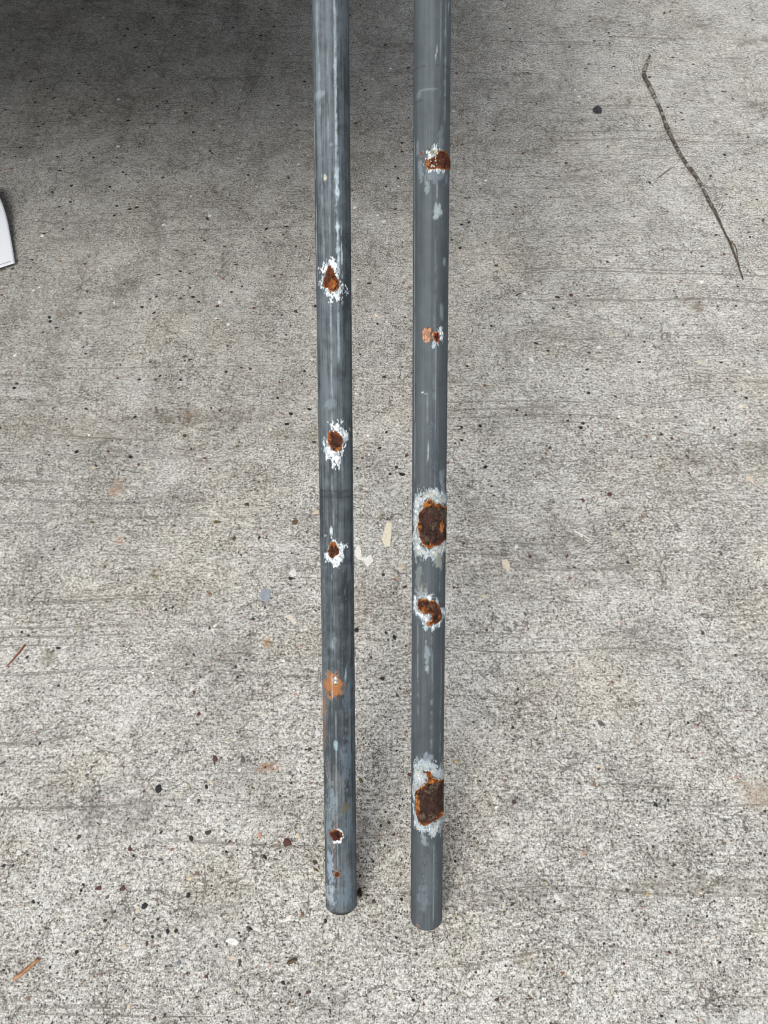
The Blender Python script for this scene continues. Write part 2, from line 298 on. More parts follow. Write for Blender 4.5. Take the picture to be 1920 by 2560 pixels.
MARKS = [   # (origin x, origin y, scale, marks seen in that stretch of the photograph: x, y, size in photo pixels, colour)
(0, 1200, .4822, [(1125,217,16,'l'),(1528,217,18,'l'),(1280,128,16,'b'),(1343,297,10,'k'),(1437,187,9,'k'),(1213,302,14,'b'),(1090,490,15,'w'),(545,450,12,'l'),(862,672,10,'k'),(895,662,9,'k'),(910,682,9,'g'),(1315,720,9,'k'),(1087,590,12,'o'),(1118,755,12,'w'),(1085,768,11,'b'),(305,870,12,'k'),(275,888,12,'g'),(1003,905,9,'k'),(1222,970,9,'k'),(1230,1023,10,'k'),(1495,998,15,'c'),(997,1082,14,'w'),(1007,1100,12,'r'),(1030,1215,13,'r'),(1535,1112,9,'p'),(512,1083,8,'r'),(195,1185,9,'k'),(33,1043,10,'b'),(304,1067,8,'k'),(113,788,8,'k'),(148,806,8,'k'),(966,957,10,'b'),(1590,770,12,'w'),(1640,165,20,'c'),(140,918,10,'k'),(1520,485,18,'w'),(1250,390,9,'k'),(1260,370,9,'c'),(612,522,9,'b'),(1470,937,8,'w'),(1450,1190,10,'w'),(1575,1155,12,'w'),(480,218,12,'l')]),
(0, 1800, .4822, [(1112,204,20,'r'),(825,360,24,'k'),(1068,346,12,'k'),(1098,325,12,'c'),(1245,258,14,'w'),(1258,205,20,'g'),(1437,248,12,'p'),(1488,638,25,'r'),(1080,585,18,'b'),(988,612,16,'k'),(1030,420,12,'b'),(1312,352,9,'l'),(982,410,18,'w'),(407,607,15,'b'),(675,667,15,'r'),(855,657,9,'o'),(892,670,10,'o'),(836,582,8,'k'),(1085,515,20,'w'),(1345,595,16,'p'),(1190,628,12,'r'),(98,682,20,'w'),(68,755,12,'k'),(20,755,10,'k'),(835,725,14,'g'),(1020,797,13,'o'),(1376,712,13,'k'),(1428,722,12,'g'),(985,820,18,'c'),(1350,828,11,'w'),(437,836,12,'w'),(514,874,18,'r'),(636,870,15,'r'),(558,917,12,'g'),(420,884,8,'k'),(175,943,10,'k'),(200,950,10,'k'),(977,912,15,'k'),(750,965,18,'k'),(715,987,15,'c'),(595,993,10,'b'),(820,1033,9,'k'),(545,1038,10,'k'),(760,1163,13,'r'),(870,1093,13,'k'),(912,1094,11,'k'),(828,1122,13,'g'),(790,1122,10,'k'),(1297,1083,12,'k'),(712,1203,18,'w'),(648,1175,14,'c'),(395,1205,12,'k'),(1245,1252,12,'b'),(512,1248,9,'k'),(930,1262,16,'s'),(972,1310,9,'r'),(1070,1328,11,'r'),(1465,1362,12,'k'),(1600,1412,14,'r'),(1553,1424,8,'k'),(1493,1470,9,'l'),(670,1482,16,'c'),(855,1530,12,'b'),(803,1548,12,'b'),(1207,1230,20,'c'),(1605,152,12,'b'),(1633,735,14,'b'),(15,222,14,'g'),(205,120,10,'k'),(147,1445,10,'o'),(1018,1440,9,'b')]),
(1120, 1300, .4822, [(82,122,10,'r'),(427,190,14,'r'),(615,187,11,'r'),(993,207,12,'o'),(932,220,11,'k'),(1400,250,9,'r'),(32,350,12,'k'),(52,352,8,'r'),(200,569,10,'r'),(667,345,11,'c'),(1320,583,12,'b'),(853,840,13,'o'),(790,1052,22,'g'),(1100,973,13,'w'),(362,877,9,'k'),(336,1077,9,'k'),(1245,1050,9,'k'),(588,1083,11,'c'),(1490,703,10,'r'),(1570,607,9,'g'),(868,1228,9,'k'),(1270,1235,9,'r'),(400,487,13,'g'),(190,395,16,'c'),(630,303,12,'o'),(1310,412,10,'o'),(865,75,12,'c'),(356,140,14,'w'),(122,212,10,'c')]),
(1120, 1900, .4822, [(780,47,10,'b'),(758,125,11,'o'),(298,107,10,'o'),(1140,208,9,'k'),(1080,233,13,'k'),(886,357,9,'b'),(698,483,13,'p'),(845,548,14,'w'),(880,605,14,'w'),(1402,577,18,'w'),(565,713,20,'w'),(290,750,12,'c'),(1035,695,12,'y'),(867,705,8,'r'),(340,993,8,'b'),(592,1104,14,'o'),(252,1241,12,'r'),(145,1102,9,'b'),(182,1000,12,'g'),(1520,268,9,'r'),(1643,267,8,'k'),(1490,87,12,'p'),(345,220,14,'b'),(1170,545,12,'b'),(930,677,12,'b'),(835,1178,9,'c'),(45,10,12,'c'),(640,175,14,'w'),(603,690,9,'w'),(1343,810,7,'k')]),
(1120, 700, .4822, [(397,70,9,'w'),(518,367,10,'k'),(787,347,16,'w'),(432,415,18,'w'),(500,382,12,'c'),(550,435,9,'c'),(427,466,12,'w'),(240,1117,12,'k'),(225,1070,8,'k'),(285,1118,14,'s'),(840,1110,16,'r'),(1010,1228,14,'o'),(1565,1028,26,'c'),(1155,1057,11,'c'),(1378,768,12,'r'),(1440,727,8,'k'),(867,603,11,'b'),(953,920,7,'k'),(1130,855,8,'r'),(28,530,9,'o'),(1065,825,10,'w'),(283,1153,8,'r'),(628,190,12,'o'),(1553,475,15,'w'),(700,1140,14,'r'),(383,985,12,'g'),(1605,367,7,'k')]),
(0, 600, .4822, [(205,245,9,'w'),(176,262,10,'w'),(1140,322,13,'w'),(1103,98,9,'o'),(965,385,11,'o'),(983,622,10,'k'),(1200,270,8,'k'),(1165,35,8,'r'),(1250,662,7,'k'),(1060,1130,10,'r'),(1232,1070,10,'l'),(1120,405,9,'w'),(1185,437,12,'w'),(936,725,8,'k'),(812,293,8,'k'),(780,632,7,'r'),(430,555,7,'k'),(1507,445,10,'b'),(10,285,8,'r'),(65,147,9,'k')]),
(0, 0, .470, [(725,1105,12,'k'),(989,604,14,'b'),(680,153,11,'k'),(815,93,10,'k'),(928,188,8,'k'),(420,390,9,'k'),(60,898,15,'o'),(350,1135,9,'k'),(497,838,8,'k'),(620,838,12,'b'),(1115,1148,11,'w'),(1100,1163,12,'k'),(630,778,12,'w'),(792,357,13,'b'),(1137,695,10,'b'),(835,566,8,'k'),(285,522,9,'k'),(870,1197,11,'w'),(940,1235,11,'o'),(1277,1108,10,'r'),(337,1218,9,'k'),(1535,945,9,'k')]),
(1120, 0, .4822, [(1210,200,10,'o'),(1555,297,8,'r'),(737,110,12,'k'),(460,538,9,'r'),(565,843,9,'r'),(612,845,10,'k'),(1375,845,13,'s'),(576,913,10,'g'),(463,897,10,'k'),(1435,1318,11,'r'),(937,1248,6,'k'),(1400,598,10,'w'),(1558,490,9,'w'),(1075,1315,8,'r'),(322,1212,10,'o'),(713,355,10,'k'),(320,147,7,'k'),(1302,530,8,'k'),(640,1530,14,'r'),(1362,912,8,'k'),(670,745,8,'r')]),
(720, 0, .2893, [(932,738,8,'r'),(780,800,12,'c'),(930,1440,10,'r'),(590,1065,12,'r'),(1460,632,8,'r'),(780,1860,10,'w'),(835,1915,14,'w'),(575,1790,12,'w'),(840,390,9,'k'),(885,1135,10,'g'),(1625,1575,8,'k')]),
(720, 600, .2893, [(855,705,9,'w'),(1012,668,6,'k'),(705,1855,9,'w'),(693,1690,8,'w'),(1055,410,13,'o'),(1425,1230,9,'o'),(600,1970,8,'k'),(1570,1070,11,'c')]),
(720, 1200, .2893, [(787,298,11,'c'),(972,345,13,'w'),(1518,548,9,'r'),(825,820,11,'k'),(1012,925,14,'r'),(985,755,18,'c'),(895,860,10,'o'),(955,857,10,'p'),(25,850,13,'k'),(592,1295,15,'k'),(848,1320,9,'k'),(920,1360,13,'k'),(1017,1435,9,'r'),(945,1865,13,'r'),(970,1800,9,'r'),(715,1530,12,'r'),(815,1715,12,'k'),(730,1627,10,'w'),(140,1930,10,'w'),(198,1075,9,'w'),(160,1285,12,'c'),(1590,705,10,'w'),(1635,1325,8,'k'),(1005,1075,10,'c')]),
(720, 1800, .2893, [(255,105,24,'w'),(185,250,12,'l'),(1457,352,12,'y'),(632,522,14,'l'),(1045,470,12,'r'),(90,1000,18,'c'),(15,1065,15,'r'),(915,992,9,'r'),(873,888,9,'k'),(840,795,10,'k'),(815,1080,9,'w'),(880,1130,10,'l'),(235,1230,14,'b'),(245,1295,14,'l'),(743,1568,12,'b'),(983,1552,14,'k'),(828,1490,9,'w'),(878,1560,9,'w'),(125,1685,14,'o'),(1607,1690,7,'o'),(735,1222,8,'k'),(230,2115,12,'c'),(325,1735,11,'k'),(740,668,10,'c'),(1445,1220,8,'k'),(800,915,9,'k')]),
]
ALL = sorted([(s_, ox + x * sc, oy + y * sc, c) for ox, oy, sc, L in MARKS for x, y, s_, c in L], reverse=True)
for s_, px, py, c in ALL[:300]:
    p, t = ground_at(px, py); d = s_ * t / F_PX * .90
    o = bpy.data.objects.new('stone', random.choice(STONES[c])); COL.objects.link(o); o.parent = ground
    el = random.uniform(1.0, 1.45)
    o.location = (p.x, p.y, 0); o.rotation_euler = (0, 0, random.uniform(0, 6.28))
    o.scale = (d * el, d / el ** .5, min(.0011, d * .14))
SMALL = [(s_, ground_at(px, py), c) for s_, px, py, c in ALL[300:]]

# the finer aggregate that nobody could count: one mesh of low grains
def fine_aggregate(n=17000):
    V, Fc, Cc = [], [], []
    r = np.random.default_rng(77)
    cols = [STONE[q] for q in 'kbrowcglpsy']; wts = np.array([13, 9, 5, 5, 26, 14, 12, 4, 4, 3, 3], float); wts /= wts.sum()
    pick = r.choice(len(cols), n, p=wts)
    for i in range(n):
        # even on the ground over the stretch in view and a margin round it
        y = r.uniform(-.35, 3.4); x = r.uniform(-1, 1) * (.62 + .42 * max(y, 0))
        s = .0008 + .0013 * r.random() ** 3.0; c = cols[pick[i]]
        if i < 2600: s = .0012 + .0013 * r.random() ** 1.6; c = cols[r.choice([0, 0, 0, 0, 1, 1, 2, 3, 4, 5, 6, 8])]
        if 2600 <= i < 4300: y = r.uniform(.75, 3.0); x = r.uniform(-1, 1) * (.62 + .42 * y); s = .0018 + .0030 * r.random() ** 1.5; c = cols[r.choice([0, 0, 0, 0, 0, 1, 1, 2, 2, 3, 4, 5])]
        if i < len(SMALL): x, y, s, c = SMALL[i][1][0].x, SMALL[i][1][0].y, SMALL[i][0] * SMALL[i][1][1] / F_PX * .54, STONE[SMALL[i][2]]
        m = 6; a0 = r.uniform(0, 6.28); el = r.uniform(.9, 1.35); an = r.normal(0, .6); b = len(V)
        for j in range(m):
            a = a0 + j * 6.2832 / m; u, w = math.cos(a) * s * el, math.sin(a) * s / el
            V.append((x + u * math.cos(an) - w * math.sin(an), y + u * math.sin(an) + w * math.cos(an), -.00004))
        V.append((x, y, min(s * .28, .0004)))
        for j in range(m): Fc.append((b + j, b + (j + 1) % m, b + m))
        g = r.uniform(.7, 1.2)
        Cc += [(min(.8, c[0] * g), min(.8, c[1] * g), min(.8, c[2] * g), 1)] * (m + 1)
    me = mesh('fine_aggregate', V, Fc, smooth=False); paint(me, 'tint', np.array(Cc))
    k = NT('fine_aggregate', rough=.8, spec=.3); a = k.attr('tint')
    link('fine_aggregate', me, k.done(a.outputs['Color']), ground)['kind'] = 'stuff'
fine_aggregate()

# ------------------------------------------------------------------ the pipes
PIPE_R = .02065
AX = Vector((-30 / F_PX, 0, 0))
_c = Vector((30.0, -12293.0, -1923.0)).normalized()        # direction down the pipes in the camera's own axes
AXIS = -Vector((_c.x, _c.y * sp_ - _c.z * cp_ if False else _c.y * math.sin(PITCH) + -_c.z * math.cos(PITCH), _c.y * math.cos(PITCH) + _c.z * math.sin(PITCH)))
AXIS.normalize()
XA = Vector((1, 0, 0)); XA = (XA - AXIS * XA.dot(AXIS)).normalized(); YA = AXIS.cross(XA)
ELEV = math.asin(AXIS.z)
class Pipe:
    def __init__(s, px, py):
        # front rim of the foot seen at (px, py); the back rim rests on the ground
        z_c = PIPE_R * math.cos(ELEV)
        p, _ = ground_at(px, py, 2 * z_c)
        s.base = p + YA * PIPE_R
        s.base.z = z_c
    def hit(s, px, py):
        """photo pixel -> (arc from the front line, distance up the axis)"""
        o, d = Vector((0, 0, CAM_H)) - s.base, ray(px, py)
        ox, oy, oz = o.dot(XA), o.dot(YA), o.dot(AXIS); dx, dy, dz = d.dot(XA), d.dot(YA), d.dot(AXIS)
        A = dx * dx + dy * dy; B = ox * dx + oy * dy; C = ox * ox + oy * oy - PIPE_R ** 2
        q = B * B - A * C
        t = (-B - math.sqrt(max(q, 0))) / A
        x, y = ox + dx * t, oy + dy * t
        return math.atan2(x, -y) * PIPE_R, oz + dz * t
    def lobe(s, px, py, rx, ry):
        a0, s0 = s.hit(px - rx, py); a1, s1 = s.hit(px + rx, py); _, sa = s.hit(px, py - ry); _, sb = s.hit(px, py + ry)
        return ((a0 + a1) / 2, (sa + sb) / 2, max((a1 - a0) / 2, .0008), max((sa - sb) / 2, .0008))
LP, RP = Pipe(851, 2291), Pipe(1068, 2326)

def pipe_material(name, dark, light, streak, blotch):
    k = NT(name, rough=.5, metal=.35, spec=.4)
    P = k.coord()
    s1 = k.noise(k.vmap(P, (300, 300, 4)), 1, 4, .6)
    s2 = k.noise(k.vmap(P, (90, 90, 9)), 1, 4, .6, dist=.5)
    s3 = k.noise(P, 55, 5, .65)
    s4 = k.noise(k.vmap(P, (700, 700, 12)), 1, 3, .6)
    s5 = k.noise(k.vmap(P, (22, 22, 5)), 1, 3, .5)
    v = k.math('MULTIPLY_ADD', k.math('SUBTRACT', s1, .5), streak, .45)
    v = k.math('MULTIPLY_ADD', k.math('SUBTRACT', s2, .5), streak * .9, v)
    v = k.math('MULTIPLY_ADD', k.math('SUBTRACT', s3, .5), blotch, v)
    v = k.math('MULTIPLY_ADD', k.math('SUBTRACT', s4, .5), streak * .5, v)
    v = k.math('MULTIPLY_ADD', k.math('SUBTRACT', s5, .5), streak * .8, v)
    col = k.mix(k.step(v, .1, .85), dark, light)
    at = k.attr('mark')
    al = k.math('MULTIPLY', at.outputs['Alpha'], k.step(k.noise(P, 480, 3, .65), .28, .55, .55, 1))
    col = k.mix(al, col, at.outputs['Color'])
    rg = k.math('MULTIPLY_ADD', s2, .24, .52)
    rg = k.math('MULTIPLY_ADD', al, .25, rg)
    mt = k.math('MULTIPLY_ADD', al, -.25, .25, clamp=True); k.l.new(mt, k.b.inputs['Metallic'])
    k.bump(k.math('MULTIPLY_ADD', s1, .6, k.math('MULTIPLY', k.noise(P, 300, 3), .5)), .25, .0005)
    return k.done(col, rg)
M_LEFT = pipe_material('streaky_zinc', (.036, .046, .053), (.120, .147, .163), 1.4, 1.2)
M_RIGHT = pipe_material('dull_zinc', (.044, .055, .062), (.100, .121, .133), .65, .45)
NA, LEN = 96, 1.66
def pipe_tube(P, name, mat, parent, marks):
    ss = np.concatenate([[.0, .0004, .0012, .0024], np.arange(.004, 1.24, .0015), np.arange(1.25, LEN, .02), [LEN]])
    rr = np.full(len(ss), PIPE_R); rr[:4] = PIPE_R - np.array([.0014, .0006, .0002, .0000])
    rr += .00008 * fbm(ss * 40, ss * 0, 3)
    th = -np.pi + np.arange(NA) / NA * 2 * np.pi
    inner = [(LEN, PIPE_R - .0024), (.06, PIPE_R - .0024), (0.0, PIPE_R - .0024)]
    TH, SS = np.meshgrid(th, ss)
    RR = np.repeat(rr[:, None], NA, 1)
    # ring marks pressed a little into the wall
    for (s0, w, dep, a0, a1) in marks['rings']:
        tw = SS - s0 - .0006 * fbm(TH * 3, SS * 0 + s0 * 50, 3)
        m = np.exp(-(tw / w) ** 2) * ((TH * PIPE_R > a0) & (TH * PIPE_R < a1))
        RR -= dep * m
    RR[:4] += .0004 * fbm(TH[:4] * 6, SS[:4] * 0, 2)
    cut = marks['slant'] * np.cos(TH) * np.exp(-(SS / .03) ** 2)
    X = np.stack([RR * np.sin(TH), -RR * np.cos(TH), SS + cut], -1)
    Pin = np.array([[[r * np.sin(t), -r * np.cos(t), s] for t in th] for s, r in inner])
    X = np.concatenate([Pin, X], 0)
    me = grid_mesh(name, X, wrap=True)
    A = TH * PIPE_R; C = np.zeros(A.shape + (4,)); C[..., :3] = .5
    def over(mask, col):
        al = C[..., 3:4]; m = np.clip(mask, 0, 1)[..., None]
        C[..., :3] = C[..., :3] * (1 - m) * 1.0 + np.array(col) * m if False else np.where(al + m > 1e-6, (C[..., :3] * al * (1 - m) + np.array(col) * m) / np.maximum(al * (1 - m) + m, 1e-6), C[..., :3])
        C[..., 3:4] = al * (1 - m) + m
    for i, mk in enumerate(marks['paint']):
        kind, q, col, st = mk[:4]
        if kind == 'line':          # a thin mark running along the pipe: px at top, py top, px at bottom, py bottom, half width m
            x0, y0, x1, y1, w, br = q
            aa, sa = P.hit(x0, y0); ab, sb = P.hit(x1, y1)
            ac = ab + (aa - ab) * np.clip((SS - sb) / max(sa - sb, 1e-6), 0, 1)
            wob = .0008 * fbm(SS * 30, SS * 0 + i, 3)
            wid = w * (1 + br * fbm(SS * 160, A * 60 + i, 3, i))
            m = sst(-np.abs(A - ac - wob), -np.maximum(wid, 1e-5) * 1.3, -np.maximum(wid, 1e-5) * .5)
            m *= sst(SS, sb - .006, sb + .006) * (1 - sst(SS, sa - .006, sa + .006))
            m *= np.clip(1 + br * 1.6 * fbm(SS * 90 + i * 3, A * 120, 3, i + 4), 0, 1)
        elif kind == 'blob':
            a0, s0, ra, rs = P.lobe(*q[:4]); ns = q[4] if len(q) > 4 else .6
            d = 1 - np.sqrt(((A - a0) / ra) ** 2 + ((SS - s0) / rs) ** 2)
            m = sst(d + ns * fbm(A * 420, SS * 170, 4, i), 0, .35)
        elif kind == 'ring':
            s0, w, a0, a1 = q
            m = np.exp(-((SS - s0) / w) ** 2) * ((A > a0) & (A < a1)) * (.7 + .5 * fbm(A * 200, SS * 900, 2))
        over(m * st, col)
    over((1 - sst(SS, .0008, .0028 + .0010 * fbm(TH * 5, SS * 0, 3))) * .75, (.03, .028, .027))
    Cin = np.zeros((3, NA, 4)); Cin[..., :3] = .05; Cin[..., 3] = 1
    paint(me, 'mark', np.concatenate([Cin, C], 0))
    return link('tube', me, mat, parent)

def crust_material(name, rough):
    k = NT(name, rough=rough, spec=.2); a = k.attr('tint'); P = k.coord()
    n = k.noise(P, 1400, 3, .6)
    k.bump(n, .5, .0004)
    return k.done(k.mix(k.step(n, .3, .7, 0, .22), a.outputs['Color'], (.02, .015, .01), 'MIX'))
M_WHITE, M_RUST = crust_material('white_zinc_oxide', .95), crust_material('flaky_rust', .85)
c3 = lambda *a: np.array(a, float)
def outline(P, pts, ox=0, oy=0, z=1.0):
    out = []
    for x, y in pts:
        a, s_ = P.hit(ox + x / z, oy + y / z)
        if a > PIPE_R * 1.12: a *= 1.3
        out.append((a, s_))
    return out
def poly_dist(Q, A, SS):
    """signed distance to a closed outline, positive inside"""
    best = np.full(A.shape, 1e9); inside = np.zeros(A.shape, bool)
    for i in range(len(Q)):
        (x0, y0), (x1, y1) = Q[i], Q[(i + 1) % len(Q)]
        dx, dy = x1 - x0, y1 - y0; t = np.clip(((A - x0) * dx + (SS - y0) * dy) / (dx * dx + dy * dy + 1e-12), 0, 1)
        best = np.minimum(best, np.hypot(A - x0 - dx * t, SS - y0 - dy * t))
        if abs(dy) > 1e-9: inside ^= ((y0 > SS) != (y1 > SS)) & (A < x0 + (SS - y0) * dx / dy)
    return np.where(inside, best, -best)
def surface_patch(P, name, parent, lobes, white, seed, core=.5, spread=1.0, pale=0.0, tone=None, drip=1.0, thick=1.0, dull=0.0, orange=(), hole=None):
    Q = None
    if isinstance(lobes, tuple):
        Q = outline(P, *lobes); xs = [q[0] for q in Q]; ys = [q[1] for q in Q]
        L = [((min(xs) + max(xs)) / 2, (min(ys) + max(ys)) / 2, (max(xs) - min(xs)) / 2, (max(ys) - min(ys)) / 2)]
    else: L = [P.lobe(*q) for q in lobes]
    mg = .005
    a_lo = max(min(l[0] - l[2] for l in L) - mg, -PIPE_R * 1.75); a_hi = min(max(l[0] + l[2] for l in L) + mg, PIPE_R * 1.75)
    s_lo = min(l[1] - l[3] for l in L) - mg; s_hi = max(l[1] + l[3] for l in L) + mg
    st = .00042
    A, SS = np.meshgrid(np.arange(a_lo, a_hi, st), np.arange(s_lo, s_hi, st))
    D = np.full(A.shape, -1.0)
    for a0, s0, ra, rs in L:
        D = np.maximum(D, (1 - np.sqrt(((A - a0) / ra) ** 2 + ((SS - s0) / rs) ** 2)) * min(ra, rs))
    if Q is not None: D = poly_dist(Q, A, SS)
    if white:
        if hole is not None: D = np.minimum(D, .0016 - poly_dist(outline(P, *hole), A, SS))
        M = D + spread * (.0060 * fbm(A * 240, SS * 110 * drip, 3, seed) + .0066 * fbm(A * 700, SS * 380, 4, seed + 3)) - .0001 - .0024 * dull
        H = np.clip(M * .40, -.0012, .0007 * thick) + .00045 * fbm(A * 900, SS * 800, 3, seed + 5) * (M > 0)
        dens = np.clip(M / .0055, 0, 1) + 1.05 * fbm(A * 600, SS * 420, 4, seed + 9)
        C = lerp(c3(.13, .17, .20) * np.ones(A.shape + (3,)), c3(.42, .48, .52), sst(dens, -.1, .25))
        C = lerp(C, c3(.80, .84, .85), sst(dens, .15 + dull, .55 + dull * 1.3))
        C = lerp(C, c3(.36, .43, .47), .8 * sst(fbm(A * 260, SS * 210, 3, seed + 12), .05, .4))
        if pale: C = lerp(C, c3(.55, .50, .30), pale * sst(fbm(A * 200, SS * 160, 3, seed + 2) + M / .01, .2, .9))
        edge = M
    else:
        kk = float(np.clip(max(min(l[2], l[3]) for l in L) / .013, .3, 1)) * spread * (.45 if Q is not None else 1)
        M = D + kk * (.0036 * fbm(A * 220, SS * 180, 3, seed) + .0022 * fbm(A * 800, SS * 650, 3, seed + 1)) + .0004
        rd = 1 - np.abs(fbm(A * 150, SS * 120, 3, seed + 6)) * 3.2       # ridged: the gaps between flakes
        rd2 = 1 - np.abs(fbm(A * 520, SS * 430, 2, seed + 16)) * 2.6
        gap = np.clip(sst(rd, .70, .93) + .5 * sst(rd2, .84, .97), 0, 1)
        H = np.clip(M * .75, -.0012, .0011 * thick) + (.0015 * fbm(A * 300, SS * 260, 4, seed + 7) - .0011 * gap) * sst(M, 0, .001) - .0016 * core * sst(M, .0035, .0075) + .00035
        H = np.where(M > .0005, np.maximum(H, .00022), H); H = np.where(M < 0, np.minimum(H, M * .8), H)
        H = np.where(np.abs(A) > PIPE_R * 1.1, np.minimum(H, .0009), H)
        n1 = fbm(A * 380, SS * 300, 4, seed + 8); n2 = fbm(A * 180, SS * 140, 3, seed + 11)
        o = sst(M + .0022 * n1, .0002, .0020)
        C = lerp(c3(.36, .145, .036) * np.ones(A.shape + (3,)), c3(.155, .047, .017), o)
        C = lerp(C, c3(.085, .026, .013), sst(M + .0030 * n2, .0010, .0030) * min(1, .5 + core))
        C = lerp(C, c3(.046, .022, .016), core * sst(M + .004 * n2, .0026, .0055))
        C = lerp(C, c3(.095, .072, .052), core * .8 * sst(fbm(A * 140, SS * 110, 3, seed + 21) + .25 * n1, .05, .4) * sst(M, .003, .006))
        C = lerp(C, c3(.24, .078, .020), .7 * sst(n1, .12, .45) * (1 - min(1, .35 + core) * sst(M, .0012, .0035)))
        C = lerp(C, c3(.010, .005, .004), .9 * gap * sst(M, .0005, .0015) * (.45 + .55 * core))
        for q in orange:
            a0, s0, ra, rs = P.lobe(*q); f = sst(1 - np.sqrt(((A - a0) / ra) ** 2 + ((SS - s0) / rs) ** 2) + .9 * n1, -.05, .45)
            C = lerp(C, lerp(c3(.20, .060, .014) * np.ones(A.shape + (3,)), c3(.42, .165, .04), sst(n2 + n1, -.25, .6)), f * .85)
        C = lerp(C, c3(.66, .46, .22), .75 * (1 - sst(M + .0008 * n1, .0000, .0006)))
    if white: C = C * np.clip(1 + .55 * np.minimum(fbm(A * 520, SS * 420, 3, seed + 33), .1) - .1 * dull, .3, 1)[..., None]
    if not white: C = C * (1 + .75 * fbm(A * 620, SS * 520, 3, seed + 30) + .35 * fbm(A * 160, SS * 130, 2, seed + 31))[..., None]
    if tone is not None: C = C * np.array(tone)
    R = PIPE_R + H; T = A / PIPE_R
    me = grid_mesh(name, np.stack([R * np.sin(T), -R * np.cos(T), SS], -1))
    paint(me, 'tint', np.concatenate([np.clip(C, 0.004, .88), np.ones(C.shape[:2] + (1,))], -1))
    return link(name, me, M_WHITE if white else M_RUST, parent)

WH, BL, DKS, LT, RU = (.62, .70, .73), (.15, .205, .255), (.018, .023, .028), (.29, .36, .40), (.36, .145, .04)
def place_pipe(P, label):
    e = empty('galvanized_pipe'); m = Matrix((XA, YA, AXIS)).transposed().to_4x4(); m.translation = P.base
    e.matrix_world = m
    return tag(e, label, 'pipe', 'weathered galvanized pipes standing on the concrete')
yl = lambda P, px, py: P.hit(px, py)[1]
# left pipe
left = place_pipe(LP, 'left pipe, streaky blue grey zinc with small white ringed rust spots and an orange smear')
pL = [
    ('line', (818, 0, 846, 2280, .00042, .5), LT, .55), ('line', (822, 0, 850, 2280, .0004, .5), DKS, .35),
    ('line', (834, 1900, 846, 2285, .00055, .4), DKS, .75), ('line', (856, 1780, 860, 2285, .0006, .6), DKS, .4), ('line', (838, 2200, 841, 2290, .0009, .7), (.10, .085, .06), .5),
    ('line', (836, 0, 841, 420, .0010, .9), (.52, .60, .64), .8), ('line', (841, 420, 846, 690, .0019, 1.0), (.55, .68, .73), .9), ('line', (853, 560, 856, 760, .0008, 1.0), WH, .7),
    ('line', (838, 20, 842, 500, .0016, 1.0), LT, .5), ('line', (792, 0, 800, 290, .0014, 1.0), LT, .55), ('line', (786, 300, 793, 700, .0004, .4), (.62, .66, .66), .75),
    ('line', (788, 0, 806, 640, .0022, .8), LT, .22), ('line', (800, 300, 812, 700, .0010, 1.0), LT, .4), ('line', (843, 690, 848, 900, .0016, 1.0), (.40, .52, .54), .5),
    ('line', (830, 1190, 834, 1260, .0008, .9), LT, .6), ('line', (825, 780, 831, 1010, .0007, .9), LT, .5), ('line', (856, 1080, 858, 1230, .0012, 1.), LT, .35),
    ('blob', (800, 236, 14, 13, .7), LT, .5), ('blob', (826, 361, 8, 5, .6), LT, .5), ('blob', (812, 444, 4, 7, .8), (.62, .6, .42), .8),
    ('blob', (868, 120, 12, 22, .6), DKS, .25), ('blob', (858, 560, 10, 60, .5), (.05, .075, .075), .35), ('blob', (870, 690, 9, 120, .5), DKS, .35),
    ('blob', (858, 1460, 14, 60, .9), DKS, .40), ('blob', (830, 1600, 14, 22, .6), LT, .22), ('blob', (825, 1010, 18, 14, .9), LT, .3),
    ('blob', (828, 1328, 5, 13, .6), WH, .85), ('blob', (814, 1339, 3, 4, .4), WH, .6), ('line', (866, 1672, 864, 1702, .0011, .8), (.5, .6, .63), .75),
    ('line', (864, 1462, 861, 1490, .0006, .8), (.33, .5, .48), .6), ('blob', (839, 1862, 8, 14, .6), (.33, .46, .52), .7),
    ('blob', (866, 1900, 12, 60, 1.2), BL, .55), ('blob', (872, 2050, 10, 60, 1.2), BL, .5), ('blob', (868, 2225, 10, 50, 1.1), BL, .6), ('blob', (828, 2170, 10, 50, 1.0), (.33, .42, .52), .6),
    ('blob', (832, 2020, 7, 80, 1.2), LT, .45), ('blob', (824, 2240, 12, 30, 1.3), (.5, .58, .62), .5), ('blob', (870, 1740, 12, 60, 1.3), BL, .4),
    ('blob', (850, 2250, 30, 30, 1.4), BL, .35), ('blob', (820, 2060, 5, 90, 1.2), LT, .4), ('blob', (838, 1500, 40, 190, 1.1), DKS, .32),
    ('blob', (837, 1718, 24, 27, .85), RU, .95), ('blob', (831, 1695, 14, 20, 1.1), (.40, .16, .05), .7), ('blob', (816, 1715, 9, 20, 1.0), RU, .6),
    ('blob', (811, 1765, 5, 30, .7), (.30, .14, .05), .75), ('blob', (811, 1830, 4, 50, .6), (.22, .13, .07), .65), ('line', (818, 1890, 828, 1970, .0010, .6), (.24, .17, .10), .65),
    ('line', (812, 1900, 822, 1960, .0005, .4), (.4, .42, .40), .6), ('blob', (862, 2020, 13, 15, .7), (.13, .105, .06), .75), ('line', (837, 2035, 839, 2075, .0009, .7), (.22, .085, .03), .8),
    ('blob', (846, 1955, 6, 30, .8), (.16, .14, .11), .4), ('line', (835, 2100, 838, 2180, .0006, .6), (.25, .12, .06), .6),
    ('line', (829, 1440, 832, 1750, .0004, .3), (.42, .5, .53), .75),
    ('line', (828, 2105, 829, 2125, .0010, .6), (.33, .10, .04), .6),
]
ringsL = []
